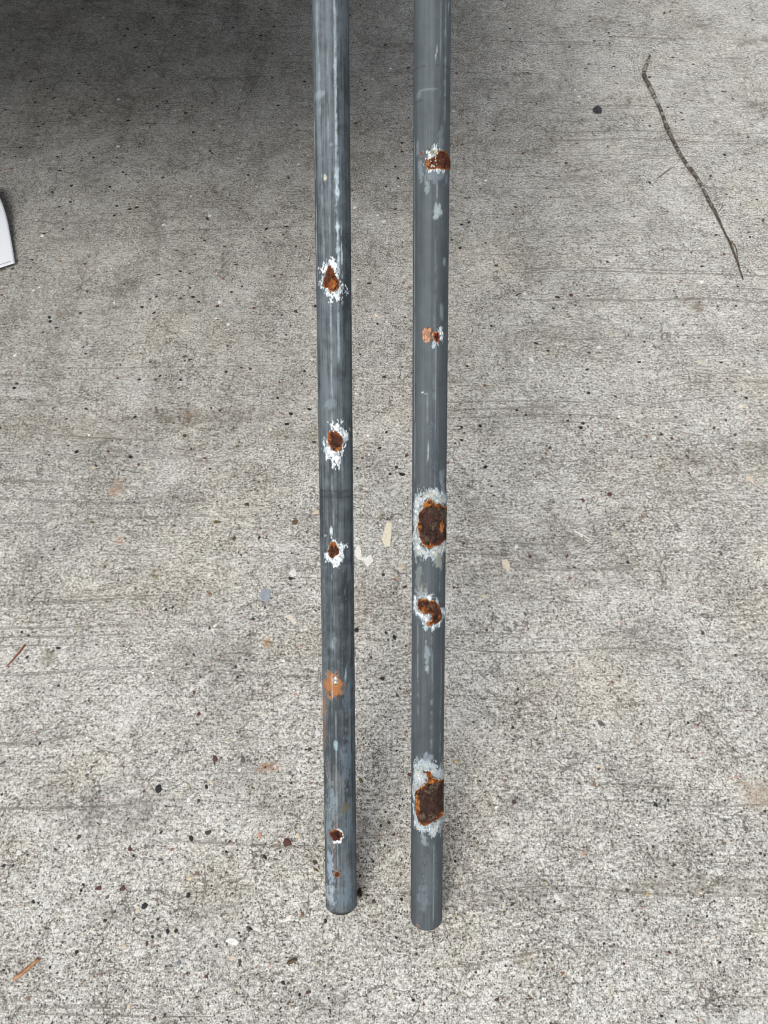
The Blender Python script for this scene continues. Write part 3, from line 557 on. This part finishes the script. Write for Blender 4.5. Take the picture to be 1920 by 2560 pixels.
for py, w, dep, st in ((1228, .0012, .0003, .75), (1236, .0006, .0001, .35), (1243, .0010, .0003, .75), (1587, .0006, .0001, .35)):
    s0 = yl(LP, 838, py); pL.append(('ring', (s0, w, -1, 1), DKS, st)); ringsL.append((s0, w, dep, -1, 1))
s0 = yl(LP, 838, 1236); pL.append(('ring', (s0, .0055, -1, 1), DKS, .35))
for py, w in ((1404, .0009), (1412, .0006)):
    s0 = yl(LP, 866, py); pL.append(('ring', (s0, w, .006, .03), DKS, .75)); ringsL.append((s0, w, .0003, .006, .03))
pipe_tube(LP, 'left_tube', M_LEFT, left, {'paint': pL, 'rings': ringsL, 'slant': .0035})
def defect(P, parent, whites, rusts, seed, **kw):
    kr = {q[5:]: v for q, v in kw.items() if q.startswith('rust_')}; kwh = {q: v for q, v in kw.items() if not q.startswith('rust_')}
    if whites: surface_patch(P, 'white_crust', parent, whites, True, seed, **kwh)
    if rusts: surface_patch(P, 'rust_scab', parent, rusts, False, seed + 50, **kr)
D1 = ([(440,540),(520,530),(640,630),(680,760),(740,870),(760,960),(830,1060),(850,1180),(820,1320),(780,1460),(650,1490),(520,1440),(470,1350),(330,1300),(270,1180),(290,1000),(340,880),(360,780),(430,650)], 790, 630, 14.74)
D1w = ([(430,330),(560,200),(660,300),(800,430),(820,620),(800,850),(930,1000),(1100,1110),(1110,1480),(1000,1540),(870,1740),(700,1800),(620,1990),(530,1990),(470,1720),(330,1540),(180,1340),(150,1060),(130,800),(200,620),(320,480)], 790, 630, 14.74)
D2 = ([(355,1665),(385,1650),(430,1660),(460,1690),(475,1720),(470,1780),(450,1820),(415,1835),(385,1815),(350,1770),(340,1720)], 720, 600, 3.456)
D2w = ([(360,1585),(400,1560),(455,1540),(455,1610),(520,1650),(520,1720),(480,1800),(465,1890),(440,1965),(415,1960),(395,1920),(378,1965),(360,1900),(320,1890),(305,1790),(310,1730),(345,1700)], 720, 600, 3.456)
D3 = ([(945,475),(985,480),(1005,520),(1030,560),(1025,600),(985,625),(960,640),(925,625),(925,595),(905,565),(925,535),(930,500)], 600, 1240, 4.1475)
D3w = ([(945,425),(1000,455),(1050,490),(1105,495),(1110,530),(1075,575),(1075,640),(1060,690),(1020,745),(970,740),(930,690),(890,670),(860,595),(895,570),(910,520),(940,480)], 600, 1240, 4.1475)
D5 = ([(357,970),(385,958),(410,945),(440,950),(468,980),(470,1010),(445,1040),(400,1045),(375,1015)], 720, 1800, 3.456)
D5w = ([(400,950),(430,935),(470,950),(485,985),(480,1020),(460,1060),(425,1076),(390,1068),(380,1040),(440,1030),(460,1000)], 720, 1800, 3.456)
defect(LP, left, D1w, D1, 1, hole=D1, rust_core=.35, rust_orange=[(828, 710, 14, 12)], rust_tone=(1.0, .9, .9))
defect(LP, left, D2w, D2, 2, hole=D2, rust_core=.75, rust_orange=[(822, 1090, 8, 10), (846, 1122, 10, 7)])
defect(LP, left, D3w, D3, 3, hole=D3, spread=.5, rust_core=.55, rust_orange=[(831, 1362, 8, 6)])
defect(LP, left, [(839, 1698, 6, 7), (840, 1707, 6, 5), (830, 1702, 2.5, 2.5)], [(840, 1712, 3, 3)], 4, spread=.3, rust_core=.9)
defect(LP, left, D5w, D5, 5, hole=D5, spread=.3, rust_core=.5, rust_tone=(.75, .6, .7))
defect(LP, left, [(842, 2185, 12, 12)], [(843, 2186, 8, 8)], 6, spread=.5, tone=(.40, .33, .26), dull=.4, rust_core=.5, rust_tone=(.8, .7, .7), thick=.4)
# right pipe
right = place_pipe(RP, 'right pipe, smoother grey zinc with two large dark rust scabs ringed in white crust')
pR = [
    ('blob', (1054, 384, 6, 8, .6), (.14, .05, .035), .85),
    ('line', (1102, 0, 1100, 420, .0005, .6), LT, .35), ('line', (1115, 0, 1112, 300, .0012, .8), (.4, .46, .5), .4), ('line', (1092, 120, 1089, 145, .0006, .4), WH, .7), ('line', (1122, 5, 1121, 25, .0008, .6), WH, .6),
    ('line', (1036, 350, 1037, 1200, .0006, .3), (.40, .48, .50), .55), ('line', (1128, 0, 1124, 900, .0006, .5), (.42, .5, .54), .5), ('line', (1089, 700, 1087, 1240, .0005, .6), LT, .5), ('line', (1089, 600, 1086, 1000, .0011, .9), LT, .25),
    ('line', (1070, 1108, 1069, 1152, .0008, .5), (.4, .5, .53), .65), ('line', (1068, 980, 1067, 1060, .0005, .7), LT, .4), ('blob', (1064, 1003, 3, 9, .5), WH, .0),
    ('blob', (1093, 528, 11, 22, .8), (.45, .53, .57), .65), ('blob', (1068, 470, 5, 20, .9), LT, .5), ('blob', (1052, 425, 8, 32, 1.0), LT, .4), ('blob', (1090, 440, 30, 22, 1.1), LT, .35), ('blob', (1045, 370, 5, 20, .8), LT, .35),
    ('line', (1092, 455, 1092, 500, .0006, .7), LT, .6), ('blob', (1111, 655, 4, 12, .7), LT, .6), ('blob', (1105, 780, 5, 22, .9), LT, .4), ('blob', (1057, 981, 3.5, 3.5, .3), WH, .95), ('blob', (1066, 985, 6, 2.5, .5), LT, .5),
    ('blob', (1072, 223, 24, 4, .5), LT, .3), ('blob', (1048, 238, 8, 10, .6), LT, .25), ('blob', (1103, 350, 8, 40, .9), LT, .22), ('blob', (1085, 1120, 10, 90, .9), (.07, .08, .095), .3),
    ('blob', (1105, 1190, 9, 16, .8), LT, .4), ('blob', (1067, 1640, 7, 32, 1.0), LT, .55), ('blob', (1067, 1672, 6, 10, .8), (.42, .5, .54), .5), ('line', (1080, 1590, 1078, 1900, .0008, 1.), LT, .35),
    ('line', (1044, 1620, 1045, 1780, .0007, 1.), LT, .55), ('line', (1104, 1650, 1100, 1880, .0006, 1.), LT, .45), ('line', (1045, 1560, 1044, 1625, .0008, .9), LT, .45), ('line', (1097, 1470, 1090, 1570, .0006, .8), LT, .4),
    ('blob', (1055, 1470, 14, 14, .9), (.12, .115, .095), .5), ('blob', (1046, 1440, 8, 30, .9), (.3, .36, .33), .35), ('line', (1100, 1420, 1100, 1500, .0008, .9), LT, .35),
    ('blob', (1060, 2105, 10, 14, .8), (.33, .39, .43), .5), ('blob', (1055, 2090, 6, 7, .5), LT, .5), ('blob', (1058, 2240, 14, 40, 1.0), (.17, .2, .23), .45), ('line', (1086, 2110, 1083, 2300, .0006, .8), (.22, .30, .31), .6),
    ('line', (1055, 1900, 1053, 2300, .0008, .9), (.055, .065, .075), .4), ('blob', (1073, 2200, 20, 60, 1.2), (.14, .17, .19), .3), ('blob', (1044, 2316, 6, 7, .8), (.25, .14, .08), .7),
    ('blob', (1067, 1895, 14, 12, .9), (.30, .37, .41), .55), ('line', (1104, 1915, 1103, 1980, .0006, .6), LT, .5), ('blob', (1080, 1370, 12, 30, .8), (.1, .1, .1), .2),
    ('blob', (1045, 1320, 12, 90, .7), (.45, .52, .50), .6), ('blob', (1095, 1395, 14, 30, .7), (.4, .42, .36), .55), ('blob', (1106, 1225, 8, 22, .9), LT, .5), ('blob', (1045, 1960, 12, 60, .8), (.40, .46, .46), .65),
    ('blob', (1103, 1940, 8, 40, .8), (.42, .45, .38), .5), ('blob', (1100, 2060, 10, 34, .8), (.48, .50, .47), .6), ('blob', (1055, 1500, 20, 40, .8), (.42, .47, .46), .45),
]
ringsR = []
for py, w, a0, a1, st in ((162, .0008, -.03, -.008, .7), (162, .0009, .002, .03, .6), (248, .0009, -.03, -.010, .6), (238, .0009, .012, .03, .4)):
    s0 = yl(RP, 1082, py); pR.append(('ring', (s0, w, a0, a1), DKS, st)); ringsR.append((s0, w, .0002, a0, a1))
pipe_tube(RP, 'right_tube', M_RIGHT, right, {'paint': pR, 'rings': ringsR, 'slant': -.0010})
E1 = ([(1200,1360),(1215,1380),(1260,1360),(1290,1320),(1340,1300),(1375,1330),(1390,1400),(1388,1450),(1340,1470),(1280,1465),(1210,1470),(1190,1430),(1185,1390)], 720, 0, 3.456)
E1w = ([(1175,1300),(1200,1290),(1240,1270),(1275,1215),(1290,1270),(1330,1290),(1300,1340),(1270,1400),(1330,1460),(1370,1470),(1350,1500),(1300,1510),(1240,1500),(1190,1480),(1175,1420),(1190,1360)], 720, 0, 3.456)
E2 = ([(1248,805),(1265,795),(1302,800),(1308,850),(1298,886),(1275,880),(1255,850)], 720, 600, 3.456)
E2p = ([(1145,795),(1175,760),(1220,750),(1258,780),(1245,800),(1242,850),(1200,895),(1168,872),(1147,830)], 720, 600, 3.456)
E3 = ([(365,600),(470,510),(560,500),(650,560),(700,620),(790,570),(850,650),(945,680),(965,900),(968,1200),(960,1440),(900,1530),(830,1620),(700,1650),(600,1690),(500,1750),(430,1690),(350,1560),(290,1430),(250,1240),(250,1100),(290,1010),(270,900),(290,800),(350,720)], 1020, 1200, 10.05)
E3w = ([(135,390),(210,410),(290,330),(320,250),(470,210),(560,200),(700,140),(800,200),(870,280),(965,350),(968,1700),(900,1850),(760,1900),(720,2020),(640,2090),(580,2050),(540,2000),(440,2070),(390,2040),(350,1950),(230,1890),(150,1760),(125,1500),(130,700)], 1020, 1200, 10.05)
E4 = ([(380,590),(450,560),(720,570),(800,620),(950,600),(1060,690),(1160,790),(1190,900),(1250,1100),(1270,1260),(1200,1400),(1100,1480),(1000,1530),(920,1510),(850,1570),(760,1590),(690,1500),(740,1400),(870,1390),(870,1250),(900,1130),(780,1110),(660,1120),(520,1050),(420,980),(370,850)], 1020, 1460, 15.08)
E4w = ([(220,380),(330,320),(450,300),(560,330),(780,300),(960,330),(1060,560),(1180,740),(1250,850),(1340,840),(1380,1000),(1360,1240),(1300,1400),(1240,1600),(1110,1690),(1000,1750),(900,1790),(830,1700),(740,1710),(640,1820),(560,1680),(540,1450),(380,1290),(240,1120),(190,980),(185,600)], 1020, 1460, 15.08)
E5 = ([(350,470),(430,440),(500,450),(550,510),(575,620),(640,640),(740,670),(858,690),(868,900),(868,1150),(858,1400),(790,1560),(650,1640),(540,1700),(430,1790),(330,1740),(250,1650),(190,1500),(175,1300),(180,1100),(165,960),(230,930),(300,850),(380,800),(450,730),(460,600),(440,500),(370,490)], 1020, 1880, 9.62)
E5w = ([(120,260),(180,180),(300,170),(340,110),(500,90),(590,160),(700,250),(780,330),(860,350),(862,1600),(800,1800),(700,1990),(600,2060),(520,2080),(450,1980),(290,1960),(260,1900),(160,1850),(110,1700),(105,1300),(105,600)], 1020, 1880, 9.62)
defect(RP, right, E1w, E1, 11, pale=.5, dull=.2, spread=.6, rust_core=.3, rust_orange=[(1068, 412, 6, 8)], rust_tone=(.85, .8, .9))
surface_patch(RP, 'pale_scab', right, [(1086, 382, 13, 15), (1088, 398, 9, 12)], True, 31, pale=1.0, tone=(.58, .54, .40), thick=2.6, spread=.6)
defect(RP, right, [(1087, 861, 11, 10), (1103, 840, 6, 20), (1098, 825, 8, 5)], E2, 12, spread=.4, hole=E2, rust_core=.45, rust_tone=(.8, .65, .8))
surface_patch(RP, 'pink_scuff', right, E2p, True, 32, spread=.25, tone=(.74, .38, .23), thick=.35)
defect(RP, right, E3w, E3, 13, hole=E3, pale=.35, dull=.62, spread=.85, thick=1.1, rust_core=1.0, rust_thick=1.4, rust_orange=[(1066, 1262, 15, 10), (1096, 1262, 10, 7), (1049, 1320, 6, 16), (1068, 1366, 15, 9), (1104, 1315, 5, 16)])
defect(RP, right, E4w, E4, 14, hole=E4, dull=.42, spread=.7, rust_core=.6, rust_thick=1.5, rust_orange=[(1062, 1522, 10, 9), (1071, 1560, 7, 6), (1100, 1540, 5, 10)])
defect(RP, right, E5w, E5, 15, hole=E5, pale=.3, dull=.75, spread=.85, thick=1.0, rust_core=1.0, rust_thick=1.4, rust_orange=[(1082, 1952, 18, 6), (1044, 2020, 5, 34), (1064, 2060, 12, 7), (1098, 2040, 7, 12), (1070, 1938, 5, 14)])

# ------------------------------------------------------------------ twigs and litter lying on the concrete
def tube_mesh(name, pts, rads, n=9, bumps=.0, seed=0, tint=None):
    """pts: list of Vectors, densely resampled; returns a mesh with a tint attribute"""
    P = [Vector(p) for p in pts]; r = random.Random(seed)
    # resample
    seg = []; step = .0016
    for i in range(len(P) - 1):
        d = (P[i + 1] - P[i]).length; m = max(1, int(d / step))
        p0 = P[max(i - 1, 0)]; p3 = P[min(i + 2, len(P) - 1)]
        for j in range(m):
            t = j / m; t2, t3 = t * t, t * t * t
            q = .5 * ((2 * P[i]) + (P[i + 1] - p0) * t + (2 * p0 - 5 * P[i] + 4 * P[i + 1] - p3) * t2 + (3 * P[i] - p0 - 3 * P[i + 1] + p3) * t3)
            seg.append((q, rads[i] + (rads[i + 1] - rads[i]) * t))
    seg.append((P[-1], rads[-1]))
    rows = []
    for i, (q, rad) in enumerate(seg):
        a = seg[max(i - 1, 0)][0]; b = seg[min(i + 1, len(seg) - 1)][0]; T = (b - a).normalized()
        X = T.cross(Vector((0, 0, 1))).normalized(); Y = X.cross(T)
        ring = []
        for j in range(n):
            th = 2 * math.pi * j / n
            k = 1 + bumps * float(fbm(np.array([i * .35 + seed]), np.array([j * .8]), 3)[0])
            ring.append(q + (X * math.cos(th) + Y * math.sin(th)) * rad * k)
        rows.append([tuple(v) for v in ring])
    A = np.array(rows); A = np.concatenate([A[:1] * 0 + A[:1].mean(1, keepdims=True), A, A[-1:] * 0 + A[-1:].mean(1, keepdims=True)], 0)
    me = grid_mesh(name, A, wrap=True)
    nv, nu = A.shape[:2]; u, v = np.meshgrid(np.arange(nu), np.arange(nv))
    C = tint(v.astype(float) * .0016, u / nu * 6.28)
    paint(me, 'tint', np.concatenate([C, np.ones(C.shape[:2] + (1,))], -1))
    return me
def bark_material(name, rough=.85):
    k = NT(name, rough=rough, spec=.25); a = k.attr('tint'); P = k.coord(); n = k.noise(P, 700, 4, .65)
    k.bump(n, .6, .0006)
    return k.done(k.mix(k.step(n, .35, .7, 0, .35), a.outputs['Color'], (.03, .022, .016)))
M_BARK = bark_material('twig_bark'); M_WOOD = bark_material('split_wood', .75)
def on_ground(seq, lift=.0):
    out = []
    for s in seq:
        x, y = s[0], s[1]; r = s[2]; p, t = ground_at(x, y, r); p.z = r + (s[3] if len(s) > 3 else lift); out.append((p, r))
    return [o[0] for o in out], [o[1] for o in out]
def lichen(v, th):
    bands = fbm(v * 160, th * .25, 3, 2); base = lerp(c3(.055, .045, .038) * np.ones(v.shape + (3,)), c3(.20, .17, .14), sst(fbm(v * 260, th * 1.3, 3, 4), -.3, .5))
    m = sst(bands + .4 * fbm(v * 40, th * 0, 2, 6), .05, .30) * (1 - sst(v, .52, .62))
    return lerp(base, c3(.55, .54, .50), m * .6)
def brown(c1, c2):
    return lambda v, th: lerp(c3(*c1) * np.ones(v.shape + (3,)), c3(*c2), sst(fbm(v * 300, th * 1.4, 4, 1), -.35, .45))
tw = [(1623, 143, .0026, .004), (1615, 166, .0036, .003), (1609, 186, .0042, .002), (1621, 212, .0038, .002), (1638, 246, .0036, .0015), (1655, 284, .0036, .001), (1667, 318, .0036, .001), (1687, 359, .0035), (1711, 402, .0036), (1735, 434, .0034), (1757, 470, .0033), (1774, 506, .0031), (1788, 530, .0028), (1808, 574, .0021), (1827, 612, .0021), (1842, 652, .0016), (1858, 699, .0013)]
tw = [(q[0], q[1], q[2] * (1.08 + .12 * math.sin(i * 2.3))) + q[3:] for i, q in enumerate(tw)]
p_, r_ = on_ground(tw)
twig = empty('long_twig', p_[8]); tag(twig, 'long crooked grey brown twig with pale lichen bands, lying right of the pipes', 'twig')
def add_local(name, me, mat, parent):
    o = link(name, me, mat); o.parent = parent; o.matrix_parent_inverse = Matrix.Translation(parent.location).inverted(); return o
add_local('stem', tube_mesh('stem', p_, r_, 10, .6, 3, lichen), M_BARK, twig)
for q in ([(1827, 604, .0012, .001), (1838, 620, .0011, .003), (1843, 650, .0010, .003), (1850, 672, .0008, .001)], [(1790, 533, .0009, .001), (1799, 528, .0009, .003), (1806, 512, .0006, .002)]):
    pp, rr = on_ground(q); add_local('side_shoot', tube_mesh('side_shoot', pp, rr, 7, .3, 9, brown((.09, .06, .045), (.24, .18, .13))), M_BARK, twig)
def stick(name, label, cat, q, c1, c2, seed, mat=None, n=8, flat=False):
    pp, rr = on_ground(q); c = sum(pp, Vector()) / len(pp)
    me = tube_mesh(name, [p - c for p in pp], rr, n, .4, seed, brown(c1, c2))
    o = link(name, me, mat or M_BARK); o.location = c; return tag(o, label, cat)
stick('small_twig', 'short thin pinkish brown twig beside the middle of the long lichen banded twig', 'twig', [(1645, 444, .0012), (1654, 438, .0012), (1668, 427, .0013), (1682, 418, .0010)], (.16, .10, .085), (.30, .20, .17), 21)
stick('small_twig', 'thin reddish brown sliver of twig at the left edge of the photo', 'twig', [(15, 1667, .0008), (30, 1652, .0013), (48, 1630, .0015), (62, 1611, .0016)], (.22, .075, .04), (.40, .17, .10), 22)
stick('small_twig', 'thick light orange stick in the bottom left corner of the concrete', 'twig', [(33, 2449, .0021), (48, 2438, .0024), (70, 2420, .0024), (84, 2408, .0023), (97, 2397, .0022)], (.30, .13, .06), (.62, .36, .20), 23, M_WOOD)
stick('small_twig', 'stubby dark brown bit of twig below and left of the left pipe foot', 'twig', [(720, 2409, .0016), (730, 2403, .0022), (742, 2398, .0022)], (.07, .05, .03), (.13, .10, .06), 24)
stick('wood_sliver', 'narrow white splinter lying right of the right pipe', 'splinter', [(1437, 1328, .0012), (1450, 1334, .0013), (1462, 1340, .0013), (1474, 1347, .0009)], (.62, .60, .54), (.78, .77, .73), 25, M_WOOD)
stick('dry_stalk', 'tiny pale straw stalk on the concrete right of the right pipe foot', 'straw', [(1343, 2050, .0004), (1347, 2062, .0007), (1351, 2081, .0007)], (.5, .44, .27), (.62, .56, .38), 26, M_WOOD)

def chip(name, outline, h, tint_lo, tint_hi, label=None, cat=None, parent=None, tilt=.0, seed=0, rough=.7):
    """a flat fragment with real thickness, its outline on the ground"""
    pts = [ground_at(x, y)[0] for x, y in outline]; c = sum(pts, Vector()) / len(pts)
    r = random.Random(seed); bm = bmesh.new(); sub = []
    for i, p in enumerate(pts):
        q = pts[(i + 1) % len(pts)]
        for t in (0, .33, .67):
            w = p.lerp(q, t) - c; w *= 1 + r.uniform(-.04, .04); sub.append(w)
    lo = [bm.verts.new((p.x, p.y, -.0002)) for p in sub]
    mid = [bm.verts.new((p.x, p.y, h * .7)) for p in sub]
    hi = [bm.verts.new((p.x * .93, p.y * .93, h + tilt * p.x + r.uniform(-.1, .1) * h)) for p in sub]
    m = len(sub)
    for i in range(m):
        j = (i + 1) % m; bm.faces.new((lo[i], lo[j], mid[j], mid[i])); bm.faces.new((mid[i], mid[j], hi[j], hi[i]))
    bm.faces.new(hi); bmesh.ops.recalc_face_normals(bm, faces=bm.faces[:])
    me = bpy.data.meshes.new(name); bm.to_mesh(me); bm.free()
    k = NT(name, rough=rough, spec=.3); P = k.coord(); n = k.noise(P, 350, 4, .65)
    k.bump(n, .5, .0008)
    o = link(name, me, k.done(k.mix(k.step(n, .3, .68), tint_lo, tint_hi)), parent); o.location = c
    if label: tag(o, label, cat)
    return o
chip('wood_chip', [(966, 1306), (980, 1307), (979, 1335), (976, 1365), (963, 1367), (954, 1347), (960, 1330)], .0018, (.62, .57, .43), (.80, .75, .60), 'pale cream wood chip lying between the two pipes', 'wood chip', seed=1)
chip('slate_flake', [(655, 1473), (677, 1473), (676, 1490), (670, 1505), (653, 1501), (650, 1490)], .0010, (.22, .25, .29), (.31, .345, .385), 'flat blue grey flake of slate left of the left pipe', 'stone flake', seed=2)
chip('shell_fragment', [(897, 1362), (903, 1378), (904, 1393), (915, 1395), (926, 1386), (934, 1402), (918, 1416), (908, 1401), (893, 1398), (887, 1386), (890, 1370)], .0006, (.66, .63, .59), (.82, .80, .77), parent=ground, seed=3)
chip('shell_fragment', [(708, 1540), (728, 1535), (742, 1557), (736, 1562), (722, 1548)], .0004, (.56, .50, .42), (.68, .62, .54), parent=ground, seed=4)
chip('shell_fragment', [(1254, 1400), (1268, 1398), (1276, 1414), (1272, 1428), (1258, 1420)], .0004, (.55, .46, .36), (.70, .62, .50), parent=ground, seed=5)
chip('shell_fragment', [(563, 2352), (575, 2344), (590, 2347), (598, 2356), (590, 2364), (574, 2360)], .0009, (.6, .6, .57), (.80, .79, .76), parent=ground, seed=6)
chip('shell_fragment', [(697, 2303), (712, 2298), (722, 2288), (731, 2287), (727, 2298), (714, 2305), (700, 2306)], .0008, (.6, .58, .54), (.80, .78, .74), parent=ground, seed=7)
chip('shell_fragment', [(612, 2308), (630, 2313), (650, 2322), (654, 2330), (640, 2327), (622, 2318)], .0006, (.55, .53, .49), (.74, .72, .68), parent=ground, seed=8)
chip('shell_fragment', [(722, 1432), (735, 1420), (742, 1432), (740, 1440), (728, 1442)], .0006, (.55, .53, .50), (.74, .72, .69), parent=ground, seed=9)

def lump(name, px, py, size, hgt, c1, c2, label, cat, seed):
    p, t = ground_at(px, py); d = size * t / F_PX
    bm = bmesh.new(); bmesh.ops.create_icosphere(bm, subdivisions=3, radius=.5); r = np.random.default_rng(seed); off = r.random(3) * 9
    for v in bm.verts:
        n = float(fbm(np.array([v.co.x * 1.7 + off[0] + v.co.z]), np.array([v.co.y * 1.7 + off[1] - v.co.z]), 3)[0])
        q = v.co * (1 + .95 * n); v.co = Vector((round(q.x * 7) / 7 * .5 + q.x * .5, q.y, round(q.z * 6) / 6 * .5 + q.z * .5))
    for v in bm.verts: v.co = Vector((v.co.x * d, v.co.y * d * .95, (v.co.z + .42) * hgt))
    me = bpy.data.meshes.new(name); bm.to_mesh(me); bm.free()
    k = NT(name, rough=.75, spec=.4); n = k.noise(k.coord(), 420, 4, .65); k.bump(n, .6, .001)
    o = link(name, me, k.done(k.mix(k.step(n, .3, .7), c1, c2))); o.location = (p.x, p.y, 0); return tag(o, label, cat)
lump('loose_pebble', 1493, 279, 17, .011, (.018, .018, .021), (.06, .06, .068), 'small charcoal black pebble lying between the right pipe and the long twig', 'pebble', 1)
lump('loose_pebble', 624, 2323, 12, .006, (.05, .048, .045), (.11, .105, .10), 'round dark grey pebble left of the left pipe foot beside a pale shell chip', 'pebble', 2)
def moss(px, py, size, seed, label):
    p, t = ground_at(px, py); d = size * t / F_PX; r = random.Random(seed); V, Fc, Cc = [], [], []
    for i in range(170):
        a, q = r.uniform(0, 6.28), r.random() ** .7 * d * .5; x, y = q * math.cos(a) * .8, q * math.sin(a) * 1.2; h = r.uniform(.0012, .0035) * (1.2 - q / d); w = r.uniform(.0004, .0009); an = r.uniform(0, 6.28); b = len(V)
        V += [(x + w * math.cos(an), y + w * math.sin(an), -.0003), (x - w * math.cos(an), y - w * math.sin(an), -.0003), (x - w * math.sin(an), y + w * math.cos(an), -.0003), (x + r.uniform(-.001, .001), y + r.uniform(-.001, .001), h)]
        Fc += [(b, b + 1, b + 3), (b + 1, b + 2, b + 3), (b + 2, b, b + 3)]; c = r.choice([(.10, .06, .02), (.06, .07, .02), (.20, .10, .03), (.05, .045, .02)]); Cc += [c + (1,)] * 4
    me = mesh('moss_tuft', V, Fc, False); paint(me, 'tint', np.array(Cc)); o = link('moss_tuft', me, M_BARK); o.location = p; tag(o, label, 'moss')
moss(899, 2232, 20, 4, 'small brown green moss tuft right of the left pipe foot')

# ------------------------------------------------------------------ the sheet of paper at the left edge
def paper():
    e = empty('paper_sheet')
    c_low = ground_at(36, 655, .010)[0]; 
    up = (ground_at(15, 560, .03)[0] - c_low); up.z = 0; up.normalize()
    lf = Vector((-up.y, up.x, 0)); bl = ground_at(0, 671, .010)[0] - c_low; bl.z = 0; lf = bl.normalized()
    Lh, Wd = .279, .216; nv, nu = 61, 47
    e.location = (c_low.x, c_low.y, 0)
    def pt(u, v):     # u along the lower edge to the left, v up the sheet, metres
        # upper part curls up and leans to the left
        z = .007 + .020 * sst(np.array(v), .03, .28) + .010 * math.sin(u * 14) * (1 - v)
        bend = -.45 * max(0, v - .12) ** 2
        p = lf * (u - bend * 1.6) + up * (v - .25 * max(0, v - .1) ** 1.5)
        return (p.x, p.y, z)
    G = np.array([[pt(Wd * i / (nu - 1), Lh * j / (nv - 1)) for i in range(nu)] for j in range(nv)], float)
    top = G.copy(); me = grid_mesh('sheet', top)
    k = NT('white_paper', rough=.75, spec=.3); n = k.noise(k.coord(), 900, 2); k.bump(n, .08, .0002)
    o = link('sheet', me, k.done((.88, .91, .96)), e)
    sm = o.modifiers.new('thickness', 'SOLIDIFY'); sm.thickness = .00025; sm.offset = -1
    # the print: a line of very small grey lettering near the lower corner, and one violet rule
    ink = NT('grey_print', rough=.8).done((.12, .15, .17)); vio = NT('violet_print', rough=.8).done((.20, .10, .20))
    def strokes(name, items, mat):
        V, Fc = [], []
        for (u0, v0, u1, v1, w) in items:
            a, b = Vector(pt(u0, v0)), Vector(pt(u1, v1)); d = (b - a).normalized(); s = d.cross(Vector((0, 0, 1))).normalized() * w / 2; z = Vector((0, 0, .0011)); q = len(V)
            V += [a - s + z, b - s + z, b + s + z, a + s + z]; Fc.append((q, q + 1, q + 2, q + 3))
        link(name, mesh(name, V, Fc, False), mat, e)
    r = random.Random(3); it = []; u = .0085
    while u < .0300:
        w = r.uniform(.0005, .0009); h = .0017
        it.append((u, .0078, u, .0078 + h, .0006))
        it.append((u, .0078 + (0 if r.random() < .5 else h / 2), u + w, .0078 + (0 if r.random() < .5 else h / 2), .0003)); u += w + .0005
        if r.random() < .15: u += .0008
    strokes('small_print', it, ink)
    strokes('ruled_line', [(.0325 + .01 * i, .068 + .0 * i, .0425 + .01 * i, .068, .0011) for i in range(14)], vio)
    tag(e, 'white printed paper sheet curling up at the left edge of the photo', 'paper')
paper()

# ------------------------------------------------------------------ an added, unseen timber deck: shapes the shade on the concrete and carries the pipes
def box(bm, x0, x1, y0, y1, z0, z1):
    v = [bm.verts.new(p) for p in ((x0, y0, z0), (x1, y0, z0), (x1, y1, z0), (x0, y1, z0), (x0, y0, z1), (x1, y0, z1), (x1, y1, z1), (x0, y1, z1))]
    for q in ((3, 2, 1, 0), (4, 5, 6, 7), (0, 1, 5, 4), (1, 2, 6, 5), (2, 3, 7, 6), (3, 0, 4, 7)): bm.faces.new([v[i] for i in q])
def box_obj(name, dims, mat, parent):
    bm = bmesh.new(); box(bm, *dims); bmesh.ops.bevel(bm, geom=bm.edges[:], offset=.003, segments=1, affect='EDGES')
    me = bpy.data.meshes.new(name); bm.to_mesh(me); bm.free(); return link(name, me, mat, parent)
def timber():
    k = NT('weathered_timber', rough=.85, spec=.2); P = k.coord()
    g = k.noise(k.vmap(P, (3, 60, 60)), 1, 4, .6); k.bump(g, .4, .003)
    return k.done(k.mix(k.step(g, .3, .7), (.05, .042, .034), (.11, .09, .07)))
M_TIM = timber()
DZ, DY, DX0, DX1 = .800, 1.055, -2.6, .10
deck = empty('shade_deck', (-1.1, 1.6, 0)); tag(deck, 'added unseen timber deck that shades the concrete, the pipes lean against it', 'deck')
def dk(name, dims):
    return box_obj(name, (dims[0] + 1.1, dims[1] + 1.1, dims[2] - 1.6, dims[3] - 1.6, dims[4], dims[5]), M_TIM, deck)
for i in range(16):
    dk('plank', (DX0, DX1, DY + i * .145, DY + i * .145 + .139, DZ, DZ + .028))
for x in (-2.55, -1.95, -1.35, -.75, .04): dk('joist', (x, x + .045, DY + .16, DY + 2.3, DZ - .142, DZ - .002))
for x, y in ((-2.55, 3.3), (-2.55, 1.3), (-.9, 3.3), (.03, 3.3)): dk('post', (x, x + .09, y, y + .09, 0, DZ - .144))

wall = empty('shade_wall', (-1.35, 1.75, DZ + .028)); wall['kind'] = 'thing'; tag(wall, 'added unseen clapboard wall on the deck, blocking sky light from the concrete', 'wall')  # added wall, out of view: holds back sky light to widen the shade
def siding():
    k = NT('painted_siding', rough=.7, spec=.3); n = k.noise(k.vmap(k.coord(), (4, 40, 40)), 1, 4)
    return k.done(k.mix(n, (.30, .29, .26), (.40, .39, .36)))
M_SID = siding()
for i in range(18):
    box_obj('siding_board', (-1.25, 1.45, -.012 + .0, .012, .004 + i * .135, .132 + i * .135), M_SID, wall).rotation_euler = (math.radians(-2.5), 0, 0)
